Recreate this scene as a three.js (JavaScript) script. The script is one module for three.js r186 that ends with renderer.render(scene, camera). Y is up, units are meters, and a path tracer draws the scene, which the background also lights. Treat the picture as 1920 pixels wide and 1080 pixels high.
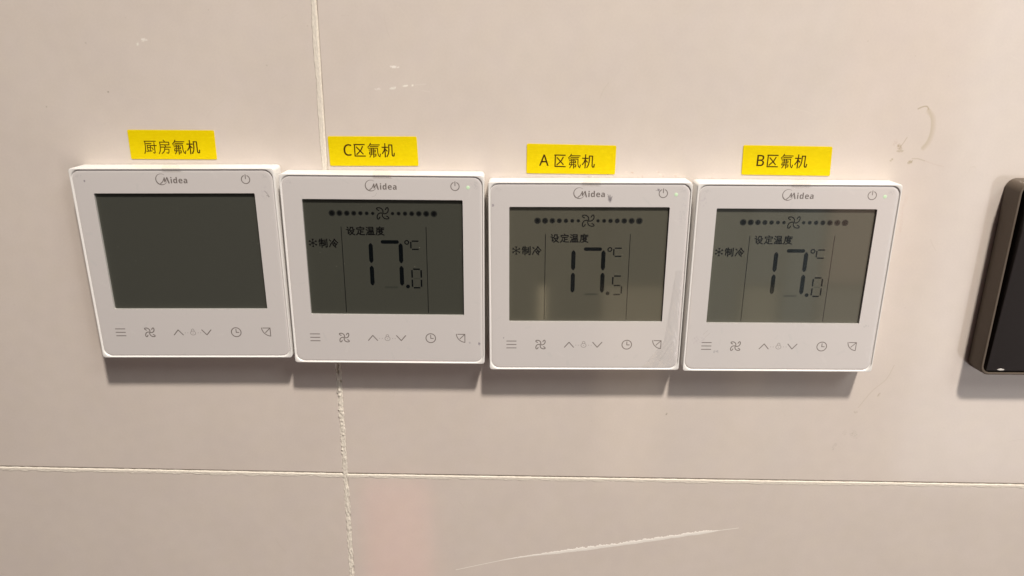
import * as THREE from 'three';
import { mergeGeometries, mergeVertices, toCreasedNormals } from 'three/addons/utils/BufferGeometryUtils.js';
import { RectAreaLightUniformsLib } from 'three/addons/lights/RectAreaLightUniformsLib.js';
import { createNoise2D, createNoise3D } from 'simplex-noise';

// ---------------------------------------------------------------- camera, ambience, lamps, exposure
RectAreaLightUniformsLib.init();
const scene = new THREE.Scene();
const camera = new THREE.PerspectiveCamera(41.932, 1920 / 1080, 0.02, 20);
camera.position.set(-0.006589, 0.094849, 0.323615);
camera.rotation.set(-0.320401, 0.002291, 0.003356, 'YXZ');
const renderer = new THREE.WebGLRenderer({ antialias: true });
renderer.toneMapping = THREE.LinearToneMapping;
renderer.toneMappingExposure = 1;
renderer.shadowMap.enabled = true;
scene.background = new THREE.Color().setRGB(0.020, 0.018, 0.020);      // dim bounced light of the interior

const SPOT = { at: [0.50, 2.05, 1.18], aim: [0.10, 0.03, 0], power: 29, color: [1, 0.92, 0.83] };
const PANEL = { at: [1.15, 1.25, 1.05], size: 0.6, aim: [0.2, 0, 0], power: 7.2, color: [0.97, 0.985, 0.97] };

// ---------------------------------------------------------------- helpers
const seed = (s) => () => { s |= 0; s = (s + 0x6d2b79f5) | 0; let t = Math.imul(s ^ (s >>> 15), 1 | s); t = (t + Math.imul(t ^ (t >>> 7), 61 | t)) ^ t; return ((t ^ (t >>> 14)) >>> 0) / 4294967296; };
const rnd = seed(77), noise2 = createNoise2D(seed(5)), noise3 = createNoise3D(seed(9));
const MM = 0.001;
const used = {};
const numbered = (n) => { used[n] = (used[n] ?? -1) + 1; return used[n] ? `${n}_${String(used[n]).padStart(3, '0')}` : n; };
function mesh(name, geometry, material, parent, [x, y, z] = [0, 0, 0]) {     // geometry is in millimetres
  geometry.scale(MM, MM, MM);
  const o = new THREE.Mesh(geometry, material);
  o.name = parent && parent !== scene ? name : numbered(name);
  o.position.set(x * MM, y * MM, z * MM); o.castShadow = o.receiveShadow = true;
  (parent ?? scene).add(o);
  return o;
}
function thing(name, label, category, [x, y, z] = [0, 0, 0], turn = 0, group) {
  const o = new THREE.Group(); o.name = numbered(name); scene.add(o);
  o.position.set(x * MM, y * MM, z * MM); o.rotation.z = turn; o.userData = { label, category };
  if (group) o.userData.group = group;
  return o;
}
const lin = (r, g, b) => new THREE.Color().setRGB(r, g, b);
function canvas(w, h) { const c = document.createElement('canvas'); c.width = w; c.height = h; return c; }
function texture(c, colour = true) {
  const t = new THREE.CanvasTexture(c); if (colour) t.colorSpace = THREE.SRGBColorSpace;
  t.magFilter = THREE.LinearFilter; t.anisotropy = 8; return t;
}
// points of a rounded rectangle, the same count for every radius, so loops can be lofted
function loop(x0, x1, y0, y1, r, z, seg = 8) {
  const out = [], c = [[x1 - r, y1 - r, 0], [x0 + r, y1 - r, 90], [x0 + r, y0 + r, 180], [x1 - r, y0 + r, 270]];
  for (const [cx, cy, a] of c) for (let k = 0; k <= seg; k++) { const t = (a + 90 * k / seg) * Math.PI / 180; out.push([cx + r * Math.cos(t), cy + r * Math.sin(t), z]); }
  return out;
}
function loft(loops, { capFirst = false, capLast = false, closed = false, crease = 0.6 } = {}) {
  const n = loops[0].length, pos = [], tri = [];
  for (const l of loops) for (const p of l) pos.push(...p);
  const m = loops.length;
  for (let i = 0; i < (closed ? m : m - 1); i++) for (let k = 0; k < n; k++) {
    const a = i * n + k, b = i * n + (k + 1) % n, c = ((i + 1) % m) * n + k, d = ((i + 1) % m) * n + (k + 1) % n;
    tri.push(a, b, d, a, d, c);
  }
  const cap = (i, flip) => { for (let k = 1; k < n - 1; k++) tri.push(i * n, i * n + (flip ? k + 1 : k), i * n + (flip ? k : k + 1)); };
  if (capFirst) cap(0, true);
  if (capLast) cap(m - 1, false);
  const g = new THREE.BufferGeometry();
  g.setAttribute('position', new THREE.Float32BufferAttribute(pos, 3)); g.setIndex(tri);
  return toCreasedNormals(g, crease);
}
function planarUV(g, x0, y0, w, h) {
  const p = g.attributes.position, uv = new Float32Array(p.count * 2);
  for (let i = 0; i < p.count; i++) { uv[2 * i] = (p.getX(i) - x0) / w; uv[2 * i + 1] = (p.getY(i) - y0) / h; }
  g.setAttribute('uv', new THREE.BufferAttribute(uv, 2));
  return g;
}

// ---------------------------------------------------------------- strokes of the Chinese characters (100 x 100 boxes, y down)
const GLYPH = {
  '区': [[10, 9, 88, 9], [13, 9, 13, 92, 92, 92], [28, 28, 76, 76], [74, 24, 60, 50, 28, 80]],
  '机': [[5, 28, 45, 28], [26, 3, 26, 97], [25, 30, 18, 54, 5, 72], [28, 42, 41, 54], [56, 11, 56, 50, 51, 75, 40, 94], [56, 11, 80, 11, 80, 83, 85, 91, 94, 90, 97, 72]],
  '氟': [[26, 0, 19, 14, 5, 27], [20, 11, 94, 11], [24, 23, 84, 23], [9, 35, 79, 35, 80, 70, 86, 90, 95, 97, 100, 78], [14, 48, 61, 48, 61, 62, 17, 62, 14, 77, 65, 77, 63, 92, 55, 92], [31, 41, 31, 78, 18, 99], [47, 41, 47, 101]],
  '房': [[47, 1, 54, 10], [17, 15, 87, 15, 87, 34, 17, 34], [17, 15, 17, 55, 13, 78, 3, 97], [55, 39, 60, 48], [25, 51, 96, 51], [52, 51, 48, 72, 40, 85, 25, 97], [50, 66, 82, 66, 80, 86, 75, 95, 63, 92]],
  '厨': [[9, 9, 95, 9], [13, 9, 13, 50, 10, 76, 2, 96], [22, 25, 58, 25], [28, 38, 52, 38, 52, 54, 28, 54, 28, 38], [28, 62, 32, 75], [50, 60, 46, 75], [20, 82, 60, 79], [60, 40, 98, 40], [83, 19, 83, 88, 79, 95, 70, 92], [63, 54, 70, 69]],
  '设': [[11, 7, 22, 19], [3, 36, 22, 36, 22, 85, 35, 72], [48, 9, 46, 28, 36, 42], [48, 9, 76, 9, 76, 34, 94, 36], [41, 50, 85, 50, 74, 70, 56, 86, 36, 97], [48, 56, 64, 80, 96, 97]],
  '定': [[49, 1, 54, 10], [9, 30, 9, 16, 91, 16, 91, 30], [21, 38, 81, 38], [50, 38, 50, 91], [50, 62, 81, 62], [26, 54, 22, 76, 5, 97], [22, 73, 40, 88, 60, 94, 96, 94]],
  '温': [[9, 7, 22, 16], [4, 34, 17, 42], [6, 96, 22, 62], [36, 7, 82, 7, 82, 46, 36, 46, 36, 7], [36, 27, 82, 27], [34, 58, 86, 58], [34, 58, 34, 93], [51, 58, 51, 93], [68, 58, 68, 93], [86, 58, 86, 93], [24, 93, 98, 93]],
  '度': [[49, 1, 54, 10], [14, 14, 96, 14], [16, 14, 16, 54, 12, 78, 2, 96], [24, 32, 94, 32], [40, 22, 40, 48, 72, 48], [72, 22, 72, 48], [30, 60, 81, 60, 66, 80, 44, 91, 24, 97], [36, 64, 58, 84, 96, 97]],
  '制': [[15, 6, 7, 24], [11, 18, 56, 18], [3, 36, 61, 36], [34, 1, 34, 99], [11, 82, 11, 53, 57, 53, 57, 76, 48, 78], [72, 13, 72, 72], [91, 3, 91, 88, 87, 95, 76, 92]],
  '冷': [[7, 13, 20, 26], [5, 90, 22, 54], [62, 3, 50, 26, 29, 47], [62, 3, 76, 26, 97, 45], [54, 38, 66, 47], [39, 57, 85, 57, 64, 82], [45, 70, 73, 96]],
};
function drawGlyph(ctx, ch, x, y, w, h) {                         // x, y is the top left corner
  for (const s of GLYPH[ch]) {
    ctx.beginPath();
    for (let i = 0; i < s.length; i += 2) ctx[i ? 'lineTo' : 'moveTo'](x + s[i] / 100 * w, y + s[i + 1] / 100 * h);
    ctx.stroke();
  }
}
function drawFan(ctx, x, y, r, lw) {                              // four hooked blades
  ctx.save(); ctx.translate(x, y); ctx.scale(r, r); ctx.lineWidth = lw / r; ctx.lineCap = ctx.lineJoin = 'round';
  for (let k = 0; k < 4; k++) {
    ctx.beginPath(); ctx.moveTo(0.04, -0.12);
    ctx.bezierCurveTo(0.16, -0.6, -0.28, -1.0, -0.8, -0.88);
    ctx.bezierCurveTo(-1.02, -0.82, -0.96, -0.58, -0.6, -0.46);
    ctx.stroke(); ctx.rotate(Math.PI / 2);
  }
  ctx.restore();
}

// ---------------------------------------------------------------- the tiled wall
const wall = new THREE.Group(); wall.name = 'tiled_wall'; scene.add(wall);
wall.userData = { kind: 'structure', label: 'glossy beige ceramic tiled wall with cream grout joints', category: 'wall' };
const backing = new THREE.BoxGeometry(1400, 1200, 20); backing.translate(0, 100, -19.5);
mesh('mortar_bed', backing, new THREE.MeshStandardMaterial({ color: lin(0.42, 0.38, 0.33), roughness: 1 }), wall);

// joint lines in wall millimetres
const vx = (y) => -88.45 + 0.0090 * y, hyL = (x) => -110.2 - 0.0172 * (x + 88.5), hyR = (x) => -110.4 - 0.0128 * (x + 88.5);
const TILE = [0.640, 0.570, 0.516];
const GW = 1.0;                                                  // half the width of a joint
const X0 = -640, X1 = 560, Y1 = 560, Y0 = -560;
const tileShapes = {
  upper_left: [[X0, hyL(X0) + GW], [vx(-110) - GW, hyL(-90) + GW], [vx(Y1) - GW, Y1], [X0, Y1]],
  upper_right: [[vx(-110) + GW, hyR(-88) + GW], [X1, hyR(X1) + GW], [X1, Y1], [vx(Y1) + GW, Y1]],
  lower_left: [[X0, Y0], [vx(Y0) - GW, Y0], [vx(-110) - GW, hyL(-90) - GW], [X0, hyL(X0) - GW]],
  lower_right: [[vx(Y0) + GW, Y0], [X1, Y0], [X1, hyR(X1) - GW], [vx(-110) + GW, hyR(-88) - GW]],
};
const rgb = (c, a) => `rgba(${c.map((v) => Math.round(255 * (v <= 0.0031308 ? 12.92 * v : 1.055 * v ** (1 / 2.4) - 0.055))).join(',')},${a})`;
// glaze with faint mottling and specks; paint(ctx, X, Y) adds the marks that this tile bears
function glaze(x0, y0, w, h, px, paint, s) {
  const W = Math.round(w * px), H = Math.round(h * px), c = canvas(W, H), ctx = c.getContext('2d'), r = seed(s);
  const img = ctx.createImageData(W, H), d = img.data, base = TILE.map((v) => 255 * (1.055 * v ** (1 / 2.4) - 0.055));
  for (let j = 0; j < H; j++) for (let i = 0; i < W; i++) {
    const x = x0 + i / px, y = y0 + h - j / px, o = 4 * (j * W + i);
    const m = 1.5 * noise2(x * 0.02 + s, y * 0.02) + 1.2 * noise2(x * 0.09, y * 0.09 + s) + 1.0 * noise2(x * 0.6, y * 0.6) + 1.6 * (r() - 0.5);
    d[o] = base[0] + m; d[o + 1] = base[1] + m; d[o + 2] = base[2] + 0.9 * m + 0.8 * noise2(x * 0.05 + 40, y * 0.05); d[o + 3] = 255;
  }
  ctx.putImageData(img, 0, 0);
  const X = (x) => (x - x0) * px, Y = (y) => (y0 + h - y) * px;
  for (let k = 0; k < 70; k++) {
    ctx.fillStyle = rgb([0.25, 0.19, 0.13], 0.10 + 0.25 * r() * r()); ctx.beginPath();
    ctx.arc(X(x0 + r() * w), Y(y0 + r() * h), px * (0.08 + 0.22 * r() * r()), 0, 7); ctx.fill();
  }
  // old wiping scuffs, pale and dark, barely there
  ctx.lineCap = 'round';
  for (let k = 0; k < 26; k++) {
    ctx.strokeStyle = k % 2 ? rgb([0.8, 0.76, 0.7], 0.10) : rgb([0.3, 0.24, 0.18], 0.08); ctx.lineWidth = px * (0.15 + 0.3 * r());
    const x = X(x0 + r() * w), y = Y(y0 + r() * h), a = r() * 6.3, l = px * (3 + 9 * r());
    ctx.beginPath(); ctx.moveTo(x, y); ctx.quadraticCurveTo(x + l * 0.5 * Math.cos(a + 0.2), y + l * 0.5 * Math.sin(a + 0.2), x + l * Math.cos(a), y + l * Math.sin(a)); ctx.stroke();
  }
  if (paint) paint(ctx, X, Y, px, r);
  const t = texture(c); t.userData = { x0, y0, w, h };
  return t;
}
function blotch(ctx, x, y, rx, ry, turn, style, n, r, px) {            // a ragged stain made of many small dabs
  ctx.save(); ctx.translate(x, y); ctx.rotate(turn);
  for (let k = 0; k < n; k++) {
    const a = r() * 6.283, q = Math.sqrt(r()) * (0.7 + 0.3 * r());
    ctx.fillStyle = style; ctx.beginPath(); ctx.ellipse(q * rx * Math.cos(a), q * ry * Math.sin(a), px * (0.12 + 0.35 * r()), px * (0.1 + 0.2 * r()), r() * 3, 0, 7); ctx.fill();
  }
  ctx.restore();
}
const STAIN = [0.30, 0.23, 0.13];
const upperRightMap = glaze(-92, -122, 372, 262, 5.4, (ctx, X, Y, px, r) => {
  const line = (pts, style, w) => { ctx.strokeStyle = style; ctx.lineWidth = w * px; ctx.lineJoin = ctx.lineCap = 'round'; ctx.beginPath(); pts.forEach(([x, y], i) => ctx[i ? 'lineTo' : 'moveTo'](X(x), Y(y))); ctx.stroke(); };
  const curve = (pts, n = 40) => new THREE.CatmullRomCurve3(pts.map(([x, y]) => new THREE.Vector3(x, y, 0))).getPoints(n).map((p) => [p.x, p.y]);
  // brown curl and splashes right of the last thermostat
  line(curve([[162.9, 67.4], [164.6, 68.2], [166.4, 68.4], [167.4, 67.3]]), rgb(STAIN, 0.48), 0.5);
  const TAN = [0.46, 0.37, 0.24];
  for (let k = 0; k < 7; k++) line(curve([[167.0 + 0.1 * k, 67.5 - 0.2 * k], [169.0 + 0.12 * k, 64], [169.8 + 0.14 * k, 60], [169.8 + 0.12 * k, 56.5], [168.9 + 0.1 * k, 53.2], [167.4 + 0.1 * k, 51 + 0.3 * r()]]), rgb(TAN, 0.075), 0.5 + 0.32 * k);
  blotch(ctx, X(157.8), Y(51.2), px * 1.1, px * 2.0, -0.5, rgb(STAIN, 0.208), 46, r, px);
  blotch(ctx, X(158.4), Y(49.8), px * 2.0, px * 0.5, -0.1, rgb(STAIN, 0.192), 26, r, px);
  line([[158, 51.5], [159.2, 53.4], [160.3, 55.6]], rgb(STAIN, 0.416), 0.28);
  blotch(ctx, X(155.6), Y(53.5), px * 0.9, px * 2.0, 0.2, rgb(STAIN, 0.08), 26, r, px);
  blotch(ctx, X(155.2), Y(46), px * 0.9, px * 0.35, -0.7, rgb(STAIN, 0.32), 12, r, px);
  blotch(ctx, X(163.3), Y(45.1), px * 1.5, px * 0.7, -0.6, rgb(STAIN, 0.272), 34, r, px);
  line(curve([[164, 46.6], [166.5, 46.5], [169.3, 45.7]]), rgb(STAIN, 0.256), 0.45);
  line(curve([[169.3, 45.7], [174, 44.2], [178, 43.2]]), rgb(STAIN, 0.08), 0.5);
  for (const [x, y] of curve([[164.5, 30], [163.5, 24], [164, 18], [164.2, 14]], 50)) blotch(ctx, X(x), Y(y), px * 0.7, px * 0.8, 0, rgb([0.45, 0.30, 0.2], 0.04), 4, r, px);
  blotch(ctx, X(190), Y(42), px * 3.5, px * 1.2, -0.5, rgb(STAIN, 0.048), 30, r, px);
  // dark streak and crumbs below it
  line(curve([[172, -50], [169.5, -57], [164, -63], [160.5, -68.5], [158.5, -72]]), rgb([0.34, 0.27, 0.19], 0.208), 0.42);
  blotch(ctx, X(167.3), Y(-65.2), px * 0.6, px * 1.2, 0.5, rgb([0.32, 0.26, 0.18], 0.192), 16, r, px);
  blotch(ctx, X(157.6), Y(-74.5), px * 1.0, px * 0.8, 0.5, rgb([0.32, 0.26, 0.18], 0.112), 20, r, px);
  blotch(ctx, X(158.4), Y(-86.5), px * 1.8, px * 2.6, -0.5, rgb([0.30, 0.25, 0.18], 0.112), 46, r, px);
  blotch(ctx, X(150), Y(-93), px * 0.9, px * 2.6, 0.4, rgb([0.32, 0.27, 0.2], 0.096), 36, r, px);
  blotch(ctx, X(154), Y(-85.5), px * 1.4, px * 1.6, 0.4, rgb([0.32, 0.27, 0.2], 0.064), 26, r, px);
  blotch(ctx, X(67), Y(-76), px * 0.4, px * 0.5, 0, rgb([0.25, 0.2, 0.15], 0.3), 8, r, px);
  // white plaster grazes above the second thermostat
  const chalk = [0.86, 0.82, 0.76];
  blotch(ctx, X(-56.2), Y(83.6), px * 2.0, px * 0.35, 0.06, rgb(chalk, 0.55), 40, r, px);
  blotch(ctx, X(-63.6), Y(74.6), px * 1.4, px * 0.8, 0.1, rgb(chalk, 0.22), 30, r, px);
  blotch(ctx, X(-57.2), Y(75.1), px * 1.7, px * 0.6, -0.2, rgb(chalk, 0.36), 34, r, px);
  blotch(ctx, X(-52), Y(76), px * 1.2, px * 0.25, -0.15, rgb(chalk, 0.45), 20, r, px);
  blotch(ctx, X(-49), Y(76.2), px * 0.5, px * 0.4, 0, rgb(chalk, 0.4), 14, r, px);
  line([[-48, 76.4], [-43.5, 76.8]], rgb(chalk, 0.22), 0.35); line([[-45, 74.2], [-42, 73.6]], rgb(chalk, 0.14), 0.5);
  // crumbs of sealant along the tops of the third and fourth thermostats
  for (let k = 0; k < 240; k++) {
    const x = -16 + 100 * r(), y = 36.5 + 3 * r() * r() + 1.2 * noise2(x * 0.2, 3) + (x > 40 && x < 66 ? 1.6 : 0);
    ctx.fillStyle = k % 6 ? rgb([0.82, 0.70, 0.62], 0.25) : rgb([0.5, 0.34, 0.27], 0.3);
    ctx.beginPath(); ctx.ellipse(X(x), Y(y), px * (0.1 + 0.7 * r()), px * (0.1 + 0.25 * r()), 0.3 * r(), 0, 7); ctx.fill();
  }
  blotch(ctx, X(238), Y(83.5), px * 0.9, px * 0.5, -0.4, rgb(chalk, 0.4), 20, r, px);
}, 11);
const upperLeftMap = glaze(-330, -122, 246, 262, 4, (ctx, X, Y, px, r) => {
  const chalk = [0.84, 0.80, 0.74];
  blotch(ctx, X(-158.5), Y(93.8), px * 1.6, px * 0.7, -0.2, rgb(chalk, 0.4), 34, r, px);
  blotch(ctx, X(-161), Y(92.2), px * 0.7, px * 0.9, 0, rgb(chalk, 0.3), 16, r, px);
  for (const [x, y, a] of [[-176.5, 73.2, 0.6], [-203.5, 67, 0.3], [-182.5, 92.6, 0.22], [-109, 84, 0.2]]) { ctx.fillStyle = rgb([0.2, 0.16, 0.12], a); ctx.beginPath(); ctx.arc(X(x), Y(y), px * 0.32, 0, 7); ctx.fill(); }
}, 23);
const lowerMap = glaze(-330, -260, 610, 160, 3, null, 31);
const tileMaterial = (map) => new THREE.MeshPhysicalMaterial({ color: 0xffffff, map, roughness: 0.42, clearcoat: 0.85, clearcoatRoughness: 0.1, ior: 1.45 });
const tileMats = { upper_left: tileMaterial(upperLeftMap), upper_right: tileMaterial(upperRightMap) };
tileMats.lower_left = tileMats.lower_right = tileMaterial(lowerMap);
const tiles = {};
for (const [key, pts] of Object.entries(tileShapes)) {
  const s = new THREE.Shape(pts.map(([x, y]) => new THREE.Vector2(x, y)));
  const g = new THREE.ExtrudeGeometry(s, { depth: 8, bevelEnabled: true, bevelThickness: 0.55, bevelSize: 0.5, bevelOffset: -0.5, bevelSegments: 5 });
  g.translate(0, 0, -8.55);
  const u = tileMats[key].map.userData;
  tiles[key] = mesh('tile', toCreasedNormals(planarUV(g, u.x0, u.y0, u.w, u.h), 0.12), tileMats[key], wall);
}
// grout: a rough strip of real relief in every joint, smeared over the tile edges here and there
const groutMat = new THREE.MeshStandardMaterial({ color: 0xffffff, vertexColors: true, roughness: 0.9 });
function grout(at, across, length, step, height, tint) {
  const half = 2.6, ns = 30, nt = Math.round(length / step), pos = [], col = [], idx = [];
  for (let j = 0; j <= nt; j++) for (let i = 0; i <= ns; i++) {
    const t = length * j / nt, s = -half + 2 * half * i / ns, [x, y] = at(t), h = height(s, t);
    pos.push(x + across[0] * s, y + across[1] * s, h);
    const c = tint(s, t, h); col.push(...c);
  }
  for (let j = 0; j < nt; j++) for (let i = 0; i < ns; i++) { const a = j * (ns + 1) + i, b = a + 1, c = a + ns + 1, d = c + 1; idx.push(a, b, d, a, d, c); }
  const g = new THREE.BufferGeometry();
  g.setAttribute('position', new THREE.Float32BufferAttribute(pos, 3)); g.setAttribute('color', new THREE.Float32BufferAttribute(col, 3)); g.setIndex(idx);
  g.computeVertexNormals();
  mesh('grout_joint', g, groutMat, wall);
}
const cream = (s, t, h) => { const n = 0.9 + 0.07 * noise2(t * 0.5, s * 1.5) + 0.06 * noise2(t * 2.3 + 9, s * 3); return [0.76 * n, 0.70 * n, 0.61 * n]; };
// film(s, t): where the smear ends on each side; outside it the strip dives below the glaze
const film = (s, edge, mid) => (Math.abs(s) < edge ? mid : mid - 2.2 * (Math.abs(s) - edge) ** 0.8 - 0.05);
grout((t) => [X0 + t, hyL(X0 + t)], [0, 1], 552, 0.5, (s, t) => {                        // across runs upwards
  const e = s < 0 ? 1.55 + 0.5 * noise2(t * 0.11, 1) + 0.25 * noise2(t * 0.5, 2) : 0.72;
  const mid = s < 0.2 ? 0.05 + 0.07 * noise2(t * 0.3, s) : -0.45 - 0.25 * noise2(t * 0.2, 7);
  return film(s, e, mid) + 0.05 * noise2(t * 1.2, s * 2);
}, cream);
grout((t) => [-88.5 + t, hyR(-88.5 + t)], [0, 1], 640, 0.5, (s, t) => {
  const e = s < 0 ? 1.45 + 0.35 * noise2(t * 0.09, 11) + 0.12 * noise2(t * 0.6, 12) : 0.75;
  const mid = s < 0.25 ? 0.04 + 0.05 * noise2(t * 0.3, s + 3) : -0.55 - 0.2 * noise2(t * 0.2, 17);
  return film(s, e, mid) + 0.04 * noise2(t * 1.2, s * 2);
}, cream);
const crumbs = Array.from({ length: 30 }, (_, k) => ({ t: 4 + 66 * rnd(), s: 1.8 * (rnd() - 0.5), r: 0.55 + 0.9 * rnd() * rnd(), h: 0.2 + 0.5 * rnd() * rnd(), k: 0.7 + 0.8 * rnd() }));
const pits = [[62.5, -0.5, 0.7], [58.2, -0.7, 0.9], [55.6, -0.6, 0.6], [50.4, 0.5, 0.45]];
grout((t) => [vx(-110 + t), -110 + t], [1, 0], 670, 0.4, (s, t) => {                     // above the crossing; across runs to the right
  const low = t < 72;                                                                    // the crumbly stretch below the thermostats
  let e = (low ? 1.2 : s < 0 ? 1.5 : 1.0) + (low ? 0.18 : 0.3) * noise2(t * (low ? 0.3 : 0.08), 21) + 0.15 * noise2(t * 0.9, s < 0 ? 22 : 25);
  let mid = low ? 0.04 + 0.1 * noise2(t * 0.5, s * 0.8) + 0.06 * noise2(t * 1.3, s * 2) : s > 0.35 ? -0.4 : 0.12 + 0.06 * noise2(t * 0.3, s);
  let h = film(s, e, mid);
  if (low) {
    for (const c of crumbs) { const q = ((t - c.t) / c.k) ** 2 + (s - c.s) ** 2; if (q < c.r * c.r) h = Math.max(h, c.h * Math.sqrt(1 - q / (c.r * c.r)) + 0.1 * noise2(t * 1.4, s * 1.6)); }
    for (const [pt, ps, pr] of pits) { const q = ((t - pt) / 1.6) ** 2 + (s - ps) ** 2; if (q < pr * pr) h = Math.min(h, -0.9); }
  }
  return h + 0.03 * noise2(t * 1.5, s * 3);
}, cream);
grout((t) => [vx(-560 + t), -560 + t], [1, 0], 450, 0.4, (s, t) => {
  const e = 1.25 + 0.3 * noise2(t * 0.2, s < 0 ? 41 : 44) + 0.12 * noise2(t * 0.9, 42);
  const mid = 0.05 + 0.15 * noise2(t * 0.3, s * 0.8) + 0.1 * noise2(t * 1.1, s * 2) - (s > 0.3 ? 0.7 * Math.max(0, noise2(t * 0.12, 47)) : 0);
  return film(s, e, mid);
}, cream);
// dried plaster smear that climbs across the lower right tile: ragged upper rim, feathered out at both ends
{
  const g = [], P = new THREE.CatmullRomCurve3([[-36, -166.6], [-6.9, -159.4], [20, -155], [45, -151], [70, -146.6], [92, -142.8], [108, -140.2]].map(([x, y]) => new THREE.Vector3(x, y, 0)));
  const pos = [], idx = [], n = 640, m = 8;
  for (let j = 0; j <= n; j++) {
    const t = j / n, p = P.getPoint(t), q = P.getTangent(t), nx = -q.y, ny = q.x;
    const full = Math.min(1, Math.max(0, (t - 0.12) / 0.25)) * Math.min(1, Math.max(0, (0.90 - t) / 0.08));
    const ragged = 0.2 + 0.9 * full * (1 + 0.35 * noise2(t * 30, 1) + 0.55 * noise2(t * 75, 2) + 0.5 * Math.max(0, noise2(t * 170, 3))), soft = 0.15 + 0.8 * full * (1 + 0.3 * noise2(t * 12, 5));
    for (let i = 0; i <= m; i++) {
      const q = i / m, v = -soft + (Math.max(0.15, ragged) + soft) * q, thick = (0.02 + 0.07 * full) * Math.sin(Math.PI * (0.04 + 0.92 * q ** 1.5)) * (0.8 + 0.3 * noise2(t * 70, q * 3));
      pos.push(p.x + nx * v, p.y + ny * v, Math.max(thick, 0.004) - (i === 0 || i === m ? 0.03 : 0));
    }
  }
  for (let j = 0; j < n; j++) for (let i = 0; i < m; i++) { const a = j * (m + 1) + i; idx.push(a, a + m + 2, a + 1, a, a + m + 1, a + m + 2); }
  const b = new THREE.BufferGeometry(); b.setAttribute('position', new THREE.Float32BufferAttribute(pos, 3)); b.setIndex(idx); b.computeVertexNormals();
  mesh('plaster_smear', b, new THREE.MeshStandardMaterial({ color: lin(0.84, 0.80, 0.74), roughness: 0.85, side: THREE.DoubleSide }), tiles.lower_right);
}

// ---------------------------------------------------------------- thermostats
const S = 43, DEPTH = 10.44, FACE = 10.12;                           // half width, lip level, panel level
const WIN = [-34.1, 34, -19.7, 32.35];
const housingMat = new THREE.MeshPhysicalMaterial({ color: lin(0.76, 0.74, 0.715), roughness: 0.42, clearcoat: 0.2, clearcoatRoughness: 0.3 });
const paneMat = new THREE.MeshPhysicalMaterial({ color: lin(0.93, 0.94, 0.92), roughness: 0.05, transmission: 1, thickness: 0, ior: 1.5, specularIntensity: 0.12 });
const filmMat = new THREE.MeshPhysicalMaterial({ color: lin(0.985, 0.98, 0.97), roughness: 0.06, transmission: 0.99, thickness: 0, ior: 1.5 });
const ledMat = new THREE.MeshStandardMaterial({ color: lin(0.5, 0.62, 0.46), emissive: lin(0.6, 1, 0.48), emissiveIntensity: 0.2, roughness: 0.4 });
const INK = 'rgb(112,104,100)';

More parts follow.
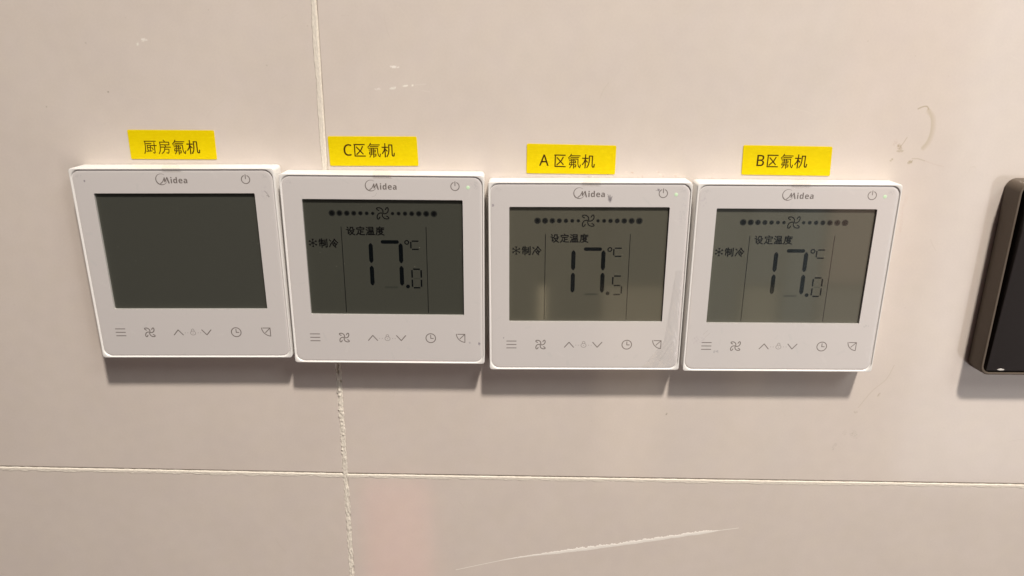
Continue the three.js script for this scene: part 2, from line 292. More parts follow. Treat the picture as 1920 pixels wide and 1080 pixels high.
function panelPrint(kind) {
  const px = 18, N = 86 * px, c = canvas(N, N), ctx = c.getContext('2d'), X = (u) => (u + 43) * px, Y = (v) => (43 - v) * px, r = seed(100 + kind);
  ctx.fillStyle = 'rgb(205,200,198)'; ctx.fillRect(0, 0, N, N);
  // wiped grease on the sheet, a few small scuffs
  for (let k = 0; k < 50; k++) { ctx.strokeStyle = k % 2 ? 'rgba(150,145,150,0.05)' : 'rgba(235,232,230,0.08)'; ctx.lineWidth = px * (0.2 + 1.2 * r()); ctx.beginPath(); const x = X(-43 + 86 * r()), y = Y(-43 + 86 * r()); ctx.moveTo(x, y); ctx.lineTo(x + px * (8 * r() - 4), y + px * (8 * r() - 4)); ctx.stroke(); }
  const dust = (u, v, ru, rv, n, a) => { for (let k = 0; k < n; k++) { const t = r() * 6.3, q = Math.sqrt(r()); ctx.fillStyle = `rgba(120,113,122,${a})`; ctx.beginPath(); ctx.ellipse(X(u + ru * q * Math.cos(t)), Y(v + rv * q * Math.sin(t)), px * (0.1 + 0.5 * r()), px * (0.1 + 0.3 * r()), r() * 3, 0, 7); ctx.fill(); } };
  ctx.lineCap = ctx.lineJoin = 'round'; ctx.strokeStyle = ctx.fillStyle = INK;
  const seg = (w, ...p) => { ctx.lineWidth = w * px; ctx.beginPath(); for (let i = 0; i < p.length; i += 2) ctx[i ? 'lineTo' : 'moveTo'](X(p[i]), Y(p[i + 1])); ctx.stroke(); };
  // maker's mark: a tapering ring, a slanted initial that sweeps out of it, then the other letters
  for (let k = 0; k < 90; k++) {
    const a = 55 + 300 * k / 90 * 0.985, w = 0.10 + 0.34 * Math.sin(Math.PI * Math.min(1, k / 90)) ** 2 * (k > 45 ? 1 : 0.75), t = a * Math.PI / 180, u = (a + 4) * Math.PI / 180;
    seg(w, -4.55 + 2.35 * Math.cos(t), 38.3 + 2.3 * Math.sin(t), -4.55 + 2.35 * Math.cos(u), 38.3 + 2.3 * Math.sin(u));
  }
  seg(0.34, -5.1, 36.5, -4.1, 37.3, -3.3, 38.9); seg(0.52, -3.3, 38.9, -3.2, 37.3); seg(0.34, -3.2, 37.2, -2.2, 39.0); seg(0.55, -2.15, 39.0, -1.55, 36.75);
  ctx.font = `bold ${3.5 * px}px sans-serif`; ctx.textBaseline = 'alphabetic'; ctx.textAlign = 'left';
  const letters = 'idea', w0 = [...letters].map((l) => ctx.measureText(l).width), gap = (X(6.5) - X(-1.0) - w0.reduce((a, b) => a + b)) / 3;
  let lx = X(-1.0); [...letters].forEach((l, i) => { ctx.fillText(l, lx, Y(36.65)); lx += w0[i] + gap; });
  // power
  ctx.lineWidth = 0.34 * px; ctx.beginPath(); ctx.arc(X(30.85), Y(38.2), 1.75 * px, -Math.PI / 2 + 0.42, Math.PI * 1.5 - 0.42); ctx.stroke(); seg(0.34, 30.85, 40.2, 30.85, 38.5);
  // key row
  for (const v of [-29.1, -30.75, -32.4]) seg(0.36, -35.2, v, -31.0, v);
  drawFan(ctx, X(-20), Y(-30.75), 2.3 * px, 0.4 * px);
  seg(0.38, -9.2, -32.0, -7.15, -29.6, -5.1, -32.0); seg(0.38, 3.5, -29.6, 5.55, -32.0, 7.6, -29.6);
  ctx.strokeStyle = ctx.fillStyle = 'rgba(112,104,100,0.55)';
  for (const u of [-4.1, -2.95, 1.7, 2.85]) { ctx.beginPath(); ctx.arc(X(u), Y(-31.0), 0.17 * px, 0, 7); ctx.fill(); }
  ctx.lineWidth = 0.26 * px; ctx.beginPath(); ctx.ellipse(X(-0.6), Y(-31.1), 1.15 * px, 0.95 * px, 0, 0, 7); ctx.stroke();
  ctx.beginPath(); ctx.ellipse(X(-0.6), Y(-29.9), 0.6 * px, 0.75 * px, 0, Math.PI * 0.9, Math.PI * 2.1); ctx.stroke();
  ctx.beginPath(); ctx.arc(X(-0.6), Y(-31.1), 0.2 * px, 0, 7); ctx.fill();
  ctx.strokeStyle = INK; ctx.lineWidth = 0.38 * px; ctx.beginPath(); ctx.arc(X(18.85), Y(-30.7), 2.15 * px, 0, 7); ctx.stroke(); seg(0.36, 18.85, -29.3, 18.85, -30.8, 20.0, -30.8);
  seg(0.34, 31.0, -28.7, 34.2, -28.7, 34.2, -32.2); seg(0.34, 34.0, -28.9, 32.0, -30.9);
  ctx.beginPath(); ctx.arc(X(34.6), Y(-28.4), 4.2 * px, Math.PI * 0.53, Math.PI * 0.98); ctx.lineWidth = 0.36 * px; ctx.stroke();
  // marks on single panels
  if (kind === 0) { seg(0.14, 38.4, 33.2, 39.6, 31.8, 39.9, 30.6); seg(0.12, 39, 31.5, 40.2, 30.9); dust(38.3, 32.5, 1.6, 3.2, 30, 0.05); dust(-37, 37.6, 0.2, 0.2, 4, 0.4); }
  if (kind === 1) { dust(36.5, -32.8, 0.3, 0.3, 6, 0.12); dust(40.6, -33.2, 0.25, 0.5, 8, 0.4); dust(39.6, 38, 1.2, 1.2, 14, 0.08); ctx.strokeStyle = 'rgba(140,132,135,0.35)'; seg(0.16, -2.2, 35.2, -3.0, 33.9, -4.4, 33.5); }
  if (kind === 2) {
    ctx.strokeStyle = 'rgba(110,104,104,0.75)'; seg(0.3, 8.5, 35.0, 7.6, 37.0); seg(0.34, 8.6, 35.0, 8.4, 37.5); seg(0.3, 8.7, 35.0, 9.3, 36.9); seg(0.2, 8.5, 36.2, 7.4, 37.8); dust(8.5, 35.6, 0.7, 1.2, 40, 0.16);
    dust(28.6, 39.8, 0.6, 0.5, 10, 0.3); seg(0.14, 27.6, 39.5, 29, 39.6); dust(39.6, 30, 1.4, 7, 50, 0.05); dust(-41, 33, 0.3, 0.6, 8, 0.35); dust(-36.5, -27.5, 0.2, 0.2, 3, 0.3);
  }
  if (kind === 3) { dust(-37, -28, 3, 1.8, 40, 0.055); ctx.strokeStyle = 'rgba(150,135,130,0.35)'; seg(0.14, -35, -25.2, -33, -23.2); seg(0.12, -34, -26.6, -32, -24.5); dust(-28.5, -33.5, 1.2, 0.6, 16, 0.14); dust(-40, 36, 1.5, 3, 26, 0.05); dust(37, -21, 1.5, 1, 12, 0.07); }
  dust(39, 39.5, 1.6, 0.8, 20, 0.045); dust(-39, 39.6, 1.6, 0.7, 18, 0.045);
  return texture(c);
}
function lcdPrint(tenths, ground) {
  const [x0, x1, y0, y1] = WIN, px = 18, W = Math.round((x1 - x0 + 1) * px), H = Math.round((y1 - y0 + 1) * px), c = canvas(W, H), ctx = c.getContext('2d');
  const X = (u) => (u + 0.3 - x0 + 0.5) * px, Y = (v) => (y1 + 0.5 - v + 0.35) * px, r = seed(9);
  ctx.fillStyle = ground; ctx.fillRect(0, 0, W, H);
  for (let k = 0; k < 5000; k++) { ctx.fillStyle = r() < 0.5 ? 'rgba(85,84,75,0.12)' : 'rgba(45,46,42,0.12)'; ctx.fillRect(r() * W, r() * H, px * (0.1 + 0.5 * r()), px * 0.12); }
  for (let k = 0; k < 9; k++) { ctx.fillStyle = 'rgba(190,185,165,0.6)'; ctx.beginPath(); ctx.arc(r() * W, r() * H, px * (0.06 + 0.1 * r()), 0, 7); ctx.fill(); }
  if (tenths === null) return texture(c);
  const ink = 'rgb(5,9,12)', thin = 'rgba(9,10,11,0.95)'; ctx.lineCap = ctx.lineJoin = 'round';
  const seg = (w, ...p) => { ctx.lineWidth = w * px; ctx.beginPath(); for (let i = 0; i < p.length; i += 2) ctx[i ? 'lineTo' : 'moveTo'](X(p[i]), Y(p[i + 1])); ctx.stroke(); };
  // fan speed dots: dark core, its soft shadow on the backing painted as a ring
  for (const s of [-1, 1]) for (let k = 0; k < 7; k++) {
    const u = s < 0 ? -4.85 - 17.5 * (k * 0.143 + k * k * 0.0039) : 3.6 + 17.7 * (k * 0.143 + k * k * 0.0039), q = 0.68 + 0.1 * k;
    ctx.fillStyle = 'rgba(24,25,25,0.72)'; ctx.beginPath(); ctx.arc(X(u), Y(26.45), q * 1.12 * px, 0, 7); ctx.fill();
    ctx.fillStyle = 'rgba(10,11,12,0.9)'; ctx.beginPath(); ctx.arc(X(u), Y(26.45), q * 0.72 * px, 0, 7); ctx.fill();
  }
  ctx.strokeStyle = thin; drawFan(ctx, X(-0.6), Y(26.5), 2.7 * px, 0.46 * px);
  ctx.lineWidth = 0.5 * px; [...'设定温度'].forEach((g, i) => drawGlyph(ctx, g, X(-16.6 + 4.2 * i), Y(20.6), 3.7 * px, 3.75 * px));
  [...'制冷'].forEach((g, i) => drawGlyph(ctx, g, X(-28.9 + 4.45 * i), Y(15.1), 3.9 * px, 3.95 * px));
  for (let k = 0; k < 3; k++) { const a = Math.PI * (0.5 + k / 3); seg(0.34, -31.4 + 1.7 * Math.cos(a), 13.2 + 1.7 * Math.sin(a), -31.4 - 1.7 * Math.cos(a), 13.2 - 1.7 * Math.sin(a)); }
  for (let k = 0; k < 6; k++) { const a = Math.PI * (0.5 + k / 3), b = 0.5; const cx = -31.4 + 1.1 * Math.cos(a), cy = 13.2 + 1.1 * Math.sin(a); for (const s of [-b, b]) seg(0.26, cx, cy, cx + 0.75 * Math.cos(a + s), cy + 0.75 * Math.sin(a + s)); }
  ctx.lineCap = 'butt'; seg(0.28, -18.8, 20.5, -18.8, -18.7); seg(0.28, 17.75, 20.7, 17.75, -18.7);
  // seven segment bars with cut ends
  const bar = (u, v0, v1, w) => { ctx.fillStyle = ink; ctx.beginPath(); const b = w * 0.55; [[u - w / 2, v0 - b], [u - w * 0.15, v0], [u + w * 0.15, v0], [u + w / 2, v0 - b], [u + w / 2, v1 + b], [u + w * 0.15, v1], [u - w * 0.15, v1], [u - w / 2, v1 + b]].forEach(([a, d], i) => ctx[i ? 'lineTo' : 'moveTo'](X(a), Y(d))); ctx.fill(); };
  for (const u of [-6.5, 6.5]) { bar(u, 13.3, 4.4, 1.8); bar(u, 3.1, -5.9, 1.8); }
  ctx.strokeStyle = ink; ctx.lineCap = 'round'; seg(1.6, -1.25, 13.9, 5.0, 13.9);
  ctx.lineWidth = 0.5 * px; ctx.beginPath(); ctx.arc(X(9.2), Y(13.75), 0.82 * px, 0, 7); ctx.stroke();
  ctx.lineCap = 'butt'; seg(0.58, 11.4, 14.35, 14.3, 14.35); seg(0.58, 10.95, 14.0, 10.95, 11.1); seg(0.58, 11.4, 10.7, 14.3, 10.7);
  ctx.fillStyle = ink; ctx.beginPath(); ctx.arc(X(9.05), Y(-6.3), 0.85 * px, 0, 7); ctx.fill();
  const on = tenths === 0 ? 'abcdef' : 'afgcd';
  const small = { a: [11.6, 1.7, 14.5, 1.7], f: [11.05, 1.25, 11.05, -2.2], g: [11.6, -2.65, 14.5, -2.65], b: [15.05, 1.25, 15.05, -2.2], e: [11.05, -3.1, 11.05, -6.4], c: [15.05, -3.1, 15.05, -6.4], d: [11.6, -6.85, 14.5, -6.85] };
  for (const k of on) seg(0.66, ...small[k]);
  ctx.strokeStyle = 'rgba(40,42,40,0.35)'; seg(0.9, -1.2, -6.75, 4.6, -6.75); if (tenths === 0) { ctx.strokeStyle = 'rgba(30,32,30,0.25)'; seg(0.4, ...small.g); }
  return texture(c);
}
// housing: a square shell with small outer corners whose lip frames the rounded recess for the front panel
const housingGeo = () => {
  const a = S, shell = loft([
    loop(-a + 0.5, a - 0.5, -a + 0.5, a - 0.5, 1.6, 0.02), loop(-a, a, -a, a, 1.6, 0.4), loop(-a, a, -a, a, 1.25, DEPTH - 0.25), loop(-a + 0.08, a - 0.08, -a + 0.08, a - 0.08, 1.2, DEPTH - 0.07), loop(-a + 0.25, a - 0.25, -a + 0.25, a - 0.25, 1.1, DEPTH),
    loop(-a + 0.42, a - 0.42, -a + 0.42, a - 0.42, 3.9, DEPTH), loop(-a + 0.5, a - 0.5, -a + 0.5, a - 0.5, 3.85, DEPTH - 0.04), loop(-a + 0.82, a - 0.82, -a + 0.82, a - 0.82, 3.7, FACE - 0.2), loop(-a + 1.5, a - 1.5, -a + 1.5, a - 1.5, 3.6, FACE - 0.24), loop(-a + 1.6, a - 1.6, -a + 1.6, a - 1.6, 4.2, DEPTH - 2.4)], { capFirst: true, capLast: true, crease: 0.5 });
  return shell;
};
const panelGeo = () => {
  const [x0, x1, y0, y1] = WIN, o = (d, r, z) => loop(-S + d, S - d, -S + d, S - d, r, z);
  const g = loft([o(0.9, 3.75, FACE - 0.21), o(0.96, 3.7, FACE - 0.12), o(1.15, 3.6, FACE - 0.05), o(1.5, 3.4, FACE - 0.012), o(2.2, 3.1, FACE), loop(x0, x1, y0, y1, 0.5, FACE), loop(x0, x1, y0, y1, 0.5, FACE - 1.55)], { crease: 0.7 });
  return planarUV(g, -43, -43, 86, 86);
};
const tabGeo = () => {                                             // pull tab of the protective film, standing up over the top edge
  const pos = [], idx = [], n = 20, m = 8;
  for (let j = 0; j <= m; j++) for (let i = 0; i <= n; i++) {
    const v = j / m, u = i / n * 2 - 1, half = 3.9 * Math.sqrt(Math.max(0.02, 1 - Math.max(0, (v - 0.35) / 0.65) ** 2));
    const y = 41.2 + 4.4 * v, z = FACE + 0.06 + (y > 42.1 ? 0.62 * Math.min(1, (y - 42.1) / 0.5) : 0) - 0.3 * Math.max(0, v - 0.6) + 0.08 * noise2(u * 2, v * 2);
    pos.push(0.4 + u * half, y, z);
  }
  for (let j = 0; j < m; j++) for (let i = 0; i < n; i++) { const a = j * (n + 1) + i; idx.push(a, a + 1, a + n + 2, a, a + n + 2, a + n + 1); }
  const g = new THREE.BufferGeometry(); g.setAttribute('position', new THREE.Float32BufferAttribute(pos, 3)); g.setIndex(idx); g.computeVertexNormals(); return g;
};
const G = {};
const shared = (key, make) => (G[key] ??= make());
function part(name, key, make, material, parent) {                  // shares one geometry between alike parts
  if (!G[key]) { G[key] = make(); G[key].scale(MM, MM, MM); }
  const o = new THREE.Mesh(G[key], material); o.name = name; o.castShadow = o.receiveShadow = true; parent.add(o); return o;
}
function thermostat(kind, label, x, y, turn, lcd, led) {   // lcd: tenths of a degree shown, ground colour
  const t = thing('thermostat', label, 'thermostat', [x, y, 0], turn, 'thermostats in a row on the tiled wall');
  part('housing', 'housing', housingGeo, housingMat, t);
  const p = part('front_panel', 'panel', panelGeo, new THREE.MeshPhysicalMaterial({ color: 0xffffff, map: panelPrint(kind), roughness: 0.32, clearcoat: 0.9, clearcoatRoughness: 0.12 }), t);
  const [x0, x1, y0, y1] = WIN;
  part('display', 'lcd', () => { const g = new THREE.BoxGeometry(x1 - x0 + 1, y1 - y0 + 1, 0.2); g.translate((x0 + x1) / 2, (y0 + y1) / 2, FACE - 1.15); return planarUV(g, x0 - 0.5, y0 - 0.5, x1 - x0 + 1, y1 - y0 + 1); },
    new THREE.MeshPhysicalMaterial({ map: lcdPrint(...lcd), roughness: 0.9, specularIntensity: 0.1, clearcoat: 1, clearcoatRoughness: 0.07 }), t);
  part('display_glass', 'pane', () => { const g = new THREE.PlaneGeometry(x1 - x0 - 0.02, y1 - y0 - 0.02); g.translate((x0 + x1) / 2, (y0 + y1) / 2, FACE - 0.03); return g; }, paneMat, t);
  if (led) part('indicator_light', 'led', () => { const g = new THREE.SphereGeometry(0.8, 14, 8); g.scale(1, 1, 0.12); g.translate(36.3, 37.75, FACE); return g; }, ledMat, p);
  part('film_tab', 'tab', tabGeo, filmMat, t);
  return t;
}
thermostat(0, 'white square thermostat with a blank dark screen', -150, 0, 0.0049, [null, 'rgb(72,72,67)'], false);
thermostat(1, 'white square thermostat reading 17.0 beneath the sticker that starts with C', -62.47, -2.33, -0.0046, [0, 'rgb(70,70,64)'], true);
const third = thermostat(2, 'white square thermostat reading 17.5, protective film wrinkled at its corner', 25.57, -5.2, 0.0016, [5, 'rgb(88,85,75)'], true);
thermostat(3, 'white square thermostat reading 17.0 beneath the sticker that starts with B', 113.5, -5.63, -0.0018, [0, 'rgb(93,91,82)'], true);
{ // loosened protective film over the lower right corner of the third front panel
  const pos = [], idx = [], n = 36, m = 44;
  for (let j = 0; j <= m; j++) for (let i = 0; i <= n; i++) {
    const v = j / m, u = i / n, y = -41.6 + 46 * v, left = v < 0.28 ? 26.5 + 9.0 * (v / 0.28) : 35.5 + 3.0 * (v - 0.28) / 0.72, x = left + (41.4 - left) * u;
    const edge = Math.min(1, 6 * u * (1 - u)) * Math.min(1, 8 * v * (1 - v));
    const q = 0.10 + edge * (0.16 + 0.14 * noise2(x * 0.22 + y * 0.06, y * 0.05) + 0.09 * noise2(x * 0.5 + y * 0.25, 8)) + (v < 0.3 ? 0.22 * edge * Math.max(0, Math.sin((x - 24 - (y + 42) * 0.55) * 1.1)) : 0);
    pos.push(x, y, FACE + Math.max(0.05, q));
  }
  for (let j = 0; j < m; j++) for (let i = 0; i < n; i++) { const a = j * (n + 1) + i; idx.push(a, a + 1, a + n + 2, a, a + n + 2, a + n + 1); }
  const g = new THREE.BufferGeometry(); g.setAttribute('position', new THREE.Float32BufferAttribute(pos, 3)); g.setIndex(idx); g.computeVertexNormals();
  mesh('loose_film', g, new THREE.MeshPhysicalMaterial({ color: lin(0.985, 0.985, 0.985), roughness: 0.06, transmission: 0.98, thickness: 0, ior: 1.5 }), third).userData.label = 'wrinkled clear film lifting off the panel corner';
}

// ---------------------------------------------------------------- yellow stickers
function sticker(text, corners, box, gaps, label) {
  const cx = corners.reduce((a, p) => a + p[0], 0) / 4, cy = corners.reduce((a, p) => a + p[1], 0) / 4;
  const xs = corners.map((p) => p[0]), ys = corners.map((p) => p[1]), x0 = Math.min(...xs), x1 = Math.max(...xs), y0 = Math.min(...ys), y1 = Math.max(...ys), px = 26;
  const c = canvas(Math.round((x1 - x0) * px), Math.round((y1 - y0) * px)), ctx = c.getContext('2d'), r = seed(text.length * 7 + Math.round(x1));
  ctx.fillStyle = 'rgb(219,196,0)'; ctx.fillRect(0, 0, c.width, c.height);
  for (let k = 0; k < 700; k++) { ctx.fillStyle = r() < 0.5 ? 'rgba(255,225,40,0.05)' : 'rgba(200,165,0,0.06)'; ctx.beginPath(); ctx.ellipse(r() * c.width, r() * c.height, px * (0.2 + r()), px * (0.1 + 0.4 * r()), 0, 0, 7); ctx.fill(); }
  ctx.strokeStyle = ctx.fillStyle = 'rgb(62,40,8)'; ctx.lineWidth = 0.5 * px; ctx.lineCap = 'square'; ctx.lineJoin = 'round';
  const slope = (corners[1][1] - corners[0][1]) / (corners[1][0] - corners[0][0]);
  const [bx, by] = box, h = 5.7, w = 5.5;
  ctx.save(); ctx.translate((bx - x0) * px, (y1 - by) * px); ctx.rotate(-slope);
  let u = 0;
  for (const ch of text) {
    if (GLYPH[ch]) { ctx.lineWidth = (GLYPH[ch].length > 6 ? 0.4 : 0.5) * px; drawGlyph(ctx, ch, (u + 0.2) * px, 0.05 * px, w * px, 1.03 * h * px); u += w + 0.62; }
    else if (ch === ' ') u += gaps;
    else { ctx.save(); ctx.font = `${6.6 * px}px sans-serif`; ctx.textBaseline = 'alphabetic'; ctx.lineWidth = 0.1 * px; ctx.fillText(ch, u * px, 5.25 * px); ctx.strokeText(ch, u * px, 5.25 * px); u += ctx.measureText(ch).width / px + 0.25; ctx.restore(); }
  }
  ctx.restore();
  // the sheet: slightly rounded corners, a quarter of a millimetre thick, one corner not quite down
  const shape = new THREE.Shape(), rad = 0.7, n = 4;
  for (let i = 0; i < n; i++) {
    const p = corners[i], a = corners[(i + n - 1) % n], b = corners[(i + 1) % n], da = Math.hypot(a[0] - p[0], a[1] - p[1]), db = Math.hypot(b[0] - p[0], b[1] - p[1]);
    const e = [p[0] + (a[0] - p[0]) * rad / da - cx, p[1] + (a[1] - p[1]) * rad / da - cy], f = [p[0] + (b[0] - p[0]) * rad / db - cx, p[1] + (b[1] - p[1]) * rad / db - cy];
    i ? shape.lineTo(...e) : shape.moveTo(...e); shape.quadraticCurveTo(p[0] - cx, p[1] - cy, ...f);
  }
  const g = new THREE.ExtrudeGeometry(shape, { depth: 0.16, bevelEnabled: true, bevelThickness: 0.05, bevelSize: 0.05, bevelOffset: -0.05, bevelSegments: 1, curveSegments: 5 });
  g.translate(0, 0, 0.06);
  const o = mesh('label_sticker', planarUV(g, x0 - cx, y0 - cy, x1 - x0, y1 - y0), new THREE.MeshPhysicalMaterial({ map: texture(c), roughness: 0.6, clearcoat: 0.03, clearcoatRoughness: 0.4, specularIntensity: 0.2 }), scene, [cx, cy, 0]);
  o.userData = { label, category: 'sticker', group: 'yellow stickers above the thermostats' };
}
sticker('厨房氟机', [[-171.0, 57.6], [-134.1, 57.5], [-134.2, 45.15], [-171.1, 45.2]], [-165.1, 53.4], 0, 'yellow sticker printed with four Chinese characters and no letter');
sticker('C区氟机', [[-86.0, 55.2], [-48.1, 55.2], [-47.7, 42.7], [-85.8, 42.6]], [-79.9, 52.3], 0, 'yellow sticker whose black text starts with the letter C');
sticker('A 区氟机', [[-1.2, 52.4], [37.0, 51.7], [36.9, 39.35], [-1.3, 39.7]], [4.3, 48.3], 1.6, 'yellow sticker whose black text starts with the letter A');
sticker('B区氟机', [[91.1, 52.1], [129.1, 51.55], [129.6, 39.05], [91.4, 39.45]], [96.9, 48.5], 0, 'yellow sticker whose black text starts with the letter B');

// ---------------------------------------------------------------- dark light switch at the right edge
{
  const t = thing('light_switch', 'dark bronze light switch with a black rocker on the tiled wall', 'light switch', [248.9, -6.2, 0], -0.004);
  const bronze = new THREE.MeshPhysicalMaterial({ color: lin(0.125, 0.097, 0.074), roughness: 0.42, metalness: 0.2 });
  const black = new THREE.MeshPhysicalMaterial({ color: lin(0.017, 0.0135, 0.0135), roughness: 0.42, specularIntensity: 0.4 });
  const a = 43.2, b = 44.6;
  mesh('frame', loft([loop(-a + 0.3, a - 0.3, -b + 0.3, b - 0.3, 4.2, 0.02), loop(-a, a, -b, b, 4.4, 0.5), loop(-a + 0.5, a - 0.5, -b + 0.5, b - 0.5, 4.2, 9.4), loop(-a + 0.75, a - 0.75, -b + 0.75, b - 0.75, 4.1, 9.85), loop(-a + 1.15, a - 1.15, -b + 1.15, b - 1.15, 3.9, 10.0),
    loop(-a + 1.5, a - 1.5, -b + 1.5, b - 1.5, 3.6, 9.95), loop(-a + 1.7, a - 1.7, -b + 1.7, b - 1.7, 3.4, 9.6), loop(-a + 1.7, a - 1.7, -b + 1.7, b - 1.7, 3.4, 5)], { capFirst: true, capLast: true }), bronze, t);
  // rocker: lower face leaning out towards a ridge, upper face falling back
  const w = a - 3.0, prof = [[-b + 2.1, 5.2], [-b + 2.1, 9.2], [-b + 2.3, 9.8], [-b + 2.8, 10.05], [24.2, 12.9], [24.8, 12.85], [b - 3.2, 11.2], [b - 2.5, 10.7], [b - 2.3, 10], [b - 2.3, 5.2]];
  const sides = [[-w, 0.35], [-w + 0.12, 0.1], [-w + 0.4, 0], [w - 0.4, 0], [w - 0.12, 0.1], [w, 0.35]];
  const pos = [], idx = [];
  sides.forEach(([x, d]) => prof.forEach(([y, z]) => pos.push(x, y, z - (z > 6 ? d : 0))));
  const n = prof.length;
  for (let i = 0; i < sides.length - 1; i++) for (let k = 0; k < n - 1; k++) { const p = i * n + k; idx.push(p, p + n, p + n + 1, p, p + n + 1, p + 1); }
  for (const [i, f] of [[0, 0], [sides.length - 1, 1]]) for (let k = 1; k < n - 1; k++) idx.push(i * n, i * n + (f ? k : k + 1), i * n + (f ? k + 1 : k));
  const g = new THREE.BufferGeometry(); g.setAttribute('position', new THREE.Float32BufferAttribute(pos, 3)); g.setIndex(idx);
  const rocker = mesh('rocker', toCreasedNormals(g, 0.35), black, t);
  const fleck = new THREE.IcosahedronGeometry(1, 2), cp = fleck.attributes.position;
  for (let i = 0; i < cp.count; i++) { const k = 0.7 + 0.45 * noise3(cp.getX(i) * 1.6, cp.getY(i) * 1.6, cp.getZ(i)); cp.setXYZ(i, cp.getX(i) * 1.9 * k, cp.getY(i) * 0.55 * k, cp.getZ(i) * 0.14); }
  fleck.computeVertexNormals(); fleck.translate(-33.6, -41.3, 10.12);
  mesh('pale_fleck', fleck, new THREE.MeshStandardMaterial({ color: lin(0.6, 0.58, 0.55), roughness: 0.7 }), rocker);  // small pale irregular mark near the bottom of the rocker
}

// ---------------------------------------------------------------- unseen lamps, placed above the frame to light the wall
function glow(colour, k) { return new THREE.MeshStandardMaterial({ color: lin(0.6, 0.6, 0.6), emissive: lin(...colour), emissiveIntensity: k, roughness: 0.5 }); }
const lampMat = new THREE.MeshStandardMaterial({ color: lin(0.06, 0.06, 0.06), roughness: 0.5, metalness: 0.4 });
{
  const t = thing('unseen_spot_lamp', 'unseen warm spot lamp above the view that lights the wall', 'lamp');  // out of view; casts the main shadows under the thermostats
  t.position.set(...SPOT.at); t.lookAt(new THREE.Vector3(...SPOT.aim));      // its +z looks at the wall
  mesh('lamp_housing', new THREE.LatheGeometry([[0, -160], [58, -160], [62, -154], [72, -10], [72, 0], [66, 0], [62, -16], [0, -16]].map(([x, y]) => new THREE.Vector2(x, y)), 40).rotateX(Math.PI / 2), lampMat, t);
  mesh('lamp_lens', new THREE.CylinderGeometry(61, 61, 3, 40).rotateX(Math.PI / 2).translate(0, 0, -14), glow(SPOT.color, 2), t);
  const s = new THREE.SpotLight(lin(...SPOT.color), SPOT.power, 0, 0.33, 1, 2);
  s.position.set(...SPOT.at); s.target.position.set(...SPOT.aim); s.castShadow = true; s.shadow.radius = 4.6; s.shadow.mapSize.set(2048, 2048);
  s.shadow.camera.near = 0.2; s.shadow.camera.far = 4;
  scene.add(s, s.target);
}
{
  const t = thing('unseen_panel_lamp', 'unseen square panel lamp high on the right that softly lights the wall', 'lamp');  // out of view; brightens the wall towards the right
  t.position.set(...PANEL.at); t.lookAt(new THREE.Vector3(...PANEL.aim));
  const q = PANEL.size * 500;
  mesh('lamp_frame', loft([loop(-q - 15, q + 15, -q - 15, q + 15, 6, -22), loop(-q - 15, q + 15, -q - 15, q + 15, 6, 0), loop(-q, q, -q, q, 2, 0), loop(-q, q, -q, q, 2, -6)], { capFirst: true }), new THREE.MeshStandardMaterial({ color: lin(0.7, 0.7, 0.7), roughness: 0.5 }), t);
  mesh('lamp_diffuser', new THREE.BoxGeometry(2 * q - 1, 2 * q - 1, 4).translate(0, 0, -8), glow(PANEL.color, 1), t);
  const l = new THREE.RectAreaLight(lin(...PANEL.color), PANEL.power, PANEL.size, PANEL.size);
  l.position.copy(t.position).addScaledVector(new THREE.Vector3(...PANEL.aim).sub(t.position).normalize(), 0.004); l.lookAt(new THREE.Vector3(...PANEL.aim));
  scene.add(l);
}

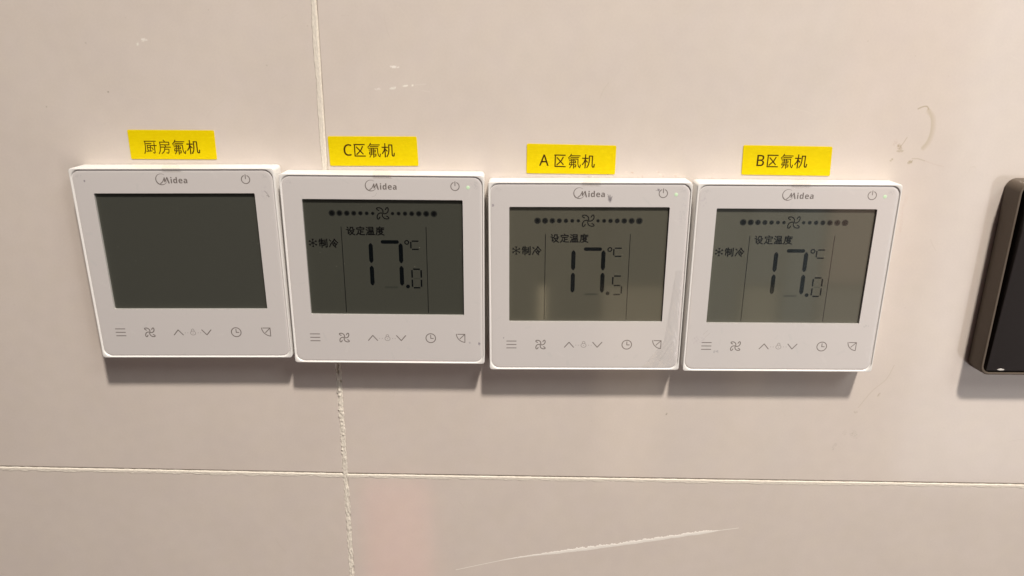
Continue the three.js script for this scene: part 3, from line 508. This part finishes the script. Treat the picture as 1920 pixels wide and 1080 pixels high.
{ // unseen lit panes, placed for the soft light and the mirror images in the displays
  const Z = 1600, y0 = -1150, y1 = 380, t = thing('unseen_shop_front', 'unseen shop front with lit panes, mirrored in the tiles and displays', 'shop front', [0, y0, Z]);
  // x0, x1, y0, y1 in millimetres, brightness, colour
  const panes = [[-60, 224, -1150, 380, 0.04, [1, 0.93, 0.86]], [232, 408, -1150, -532, 1.15, [1, 0.78, 0.54]], [232, 408, -524, 380, 0.06, [1, 0.95, 0.9]], [416, 596, -1150, 380, 0.22, [0.85, 0.95, 1]],
    [604, 704, -1150, -532, 1.0, [1, 0.84, 0.62]], [604, 704, -524, 380, 0.34, [0.92, 0.97, 1]], [712, 804, -1150, 380, 0.5, [0.88, 0.97, 1]], [812, 1104, -524, 380, 1.15, [1, 0.68, 0.54]], [812, 1104, -1150, -532, 0.9, [1, 0.82, 0.70]], [1112, 1600, -1150, 380, 2.3, [1, 0.95, 0.93]]];
  const h = y1 - y0, bar = (x, y, w, hh) => mesh('frame_bar', new THREE.BoxGeometry(w, hh, 30).translate(x, y, 15), lampMat, t);
  bar(770, -12, 1708, 24); bar(770, h + 12, 1708, 24);
  for (const [a, b] of [[-84, -60], [224, 232], [408, 416], [596, 604], [704, 712], [804, 812], [1104, 1112], [1600, 1624]]) bar((a + b) / 2, h / 2, b - a, h - 0.5);
  for (const [a, b] of [[232, 408], [604, 704], [812, 1104]]) bar((a + b) / 2, -528 - y0, b - a - 0.5, 7.5);
  for (const [a, b, c, d, power, colour] of panes) {
    mesh('unseen_lit_pane', new THREE.BoxGeometry(b - a - 1, d - c - 1, 6).translate((a + b) / 2, (c + d) / 2 - y0, 10), glow(colour, 0.1), t);
    const l = new THREE.RectAreaLight(lin(...colour), power, (b - a) * MM, (d - c) * MM);
    l.position.set((a + b) / 2 * MM, (c + d) / 2 * MM, (Z + 5) * MM); l.lookAt(l.position.x, l.position.y, 0); scene.add(l);
  }
}
{ // unseen red sign, out of view: its mirror image tints the lower right tile
  const t = thing('unseen_standing_sign', 'unseen red backlit sign whose mirror image tints the lower right tile', 'sign', [-245, -1300, 1000]);
  mesh('sign_case', new THREE.BoxGeometry(170, 560, 60).translate(0, 285, 34), lampMat, t);
  mesh('sign_foot', new THREE.BoxGeometry(240, 12, 160).translate(0, 4, 34), lampMat, t);
  mesh('lit_face', new THREE.BoxGeometry(140, 520, 3).translate(0, 285, 2), glow([1, 0.18, 0.14], 0.3), t);
  const l = new THREE.RectAreaLight(lin(1, 0.16, 0.13), 1.6, 0.14, 0.52); l.position.set(-0.245, -1.015, 0.999); l.lookAt(-0.245, -1.015, 0); scene.add(l);
}
{ // unseen slim lamp, out of view, placed for the warm streak in the third display
  const t = thing('unseen_hanging_lamp', 'unseen slim warm hanging lamp mirrored in the third display', 'lamp', [66, -600, 1480]);
  mesh('lamp_glass', new THREE.CapsuleGeometry(9, 80, 6, 16).translate(0, 60, 16), glow([1, 0.78, 0.5], 0.4), t);
  mesh('lamp_cap', new THREE.CylinderGeometry(9, 14, 24, 20).translate(0, 118, 16), lampMat, t);
  mesh('lamp_cord', new THREE.CylinderGeometry(1.5, 1.5, 900, 8).translate(0, 578, 16), lampMat, t);
  const l = new THREE.RectAreaLight(lin(1, 0.78, 0.5), 3.4, 0.018, 0.1); l.position.set(0.066, -0.54, 1.478); l.lookAt(0.066, -0.54, 0); scene.add(l);
}

renderer.render(scene, camera);
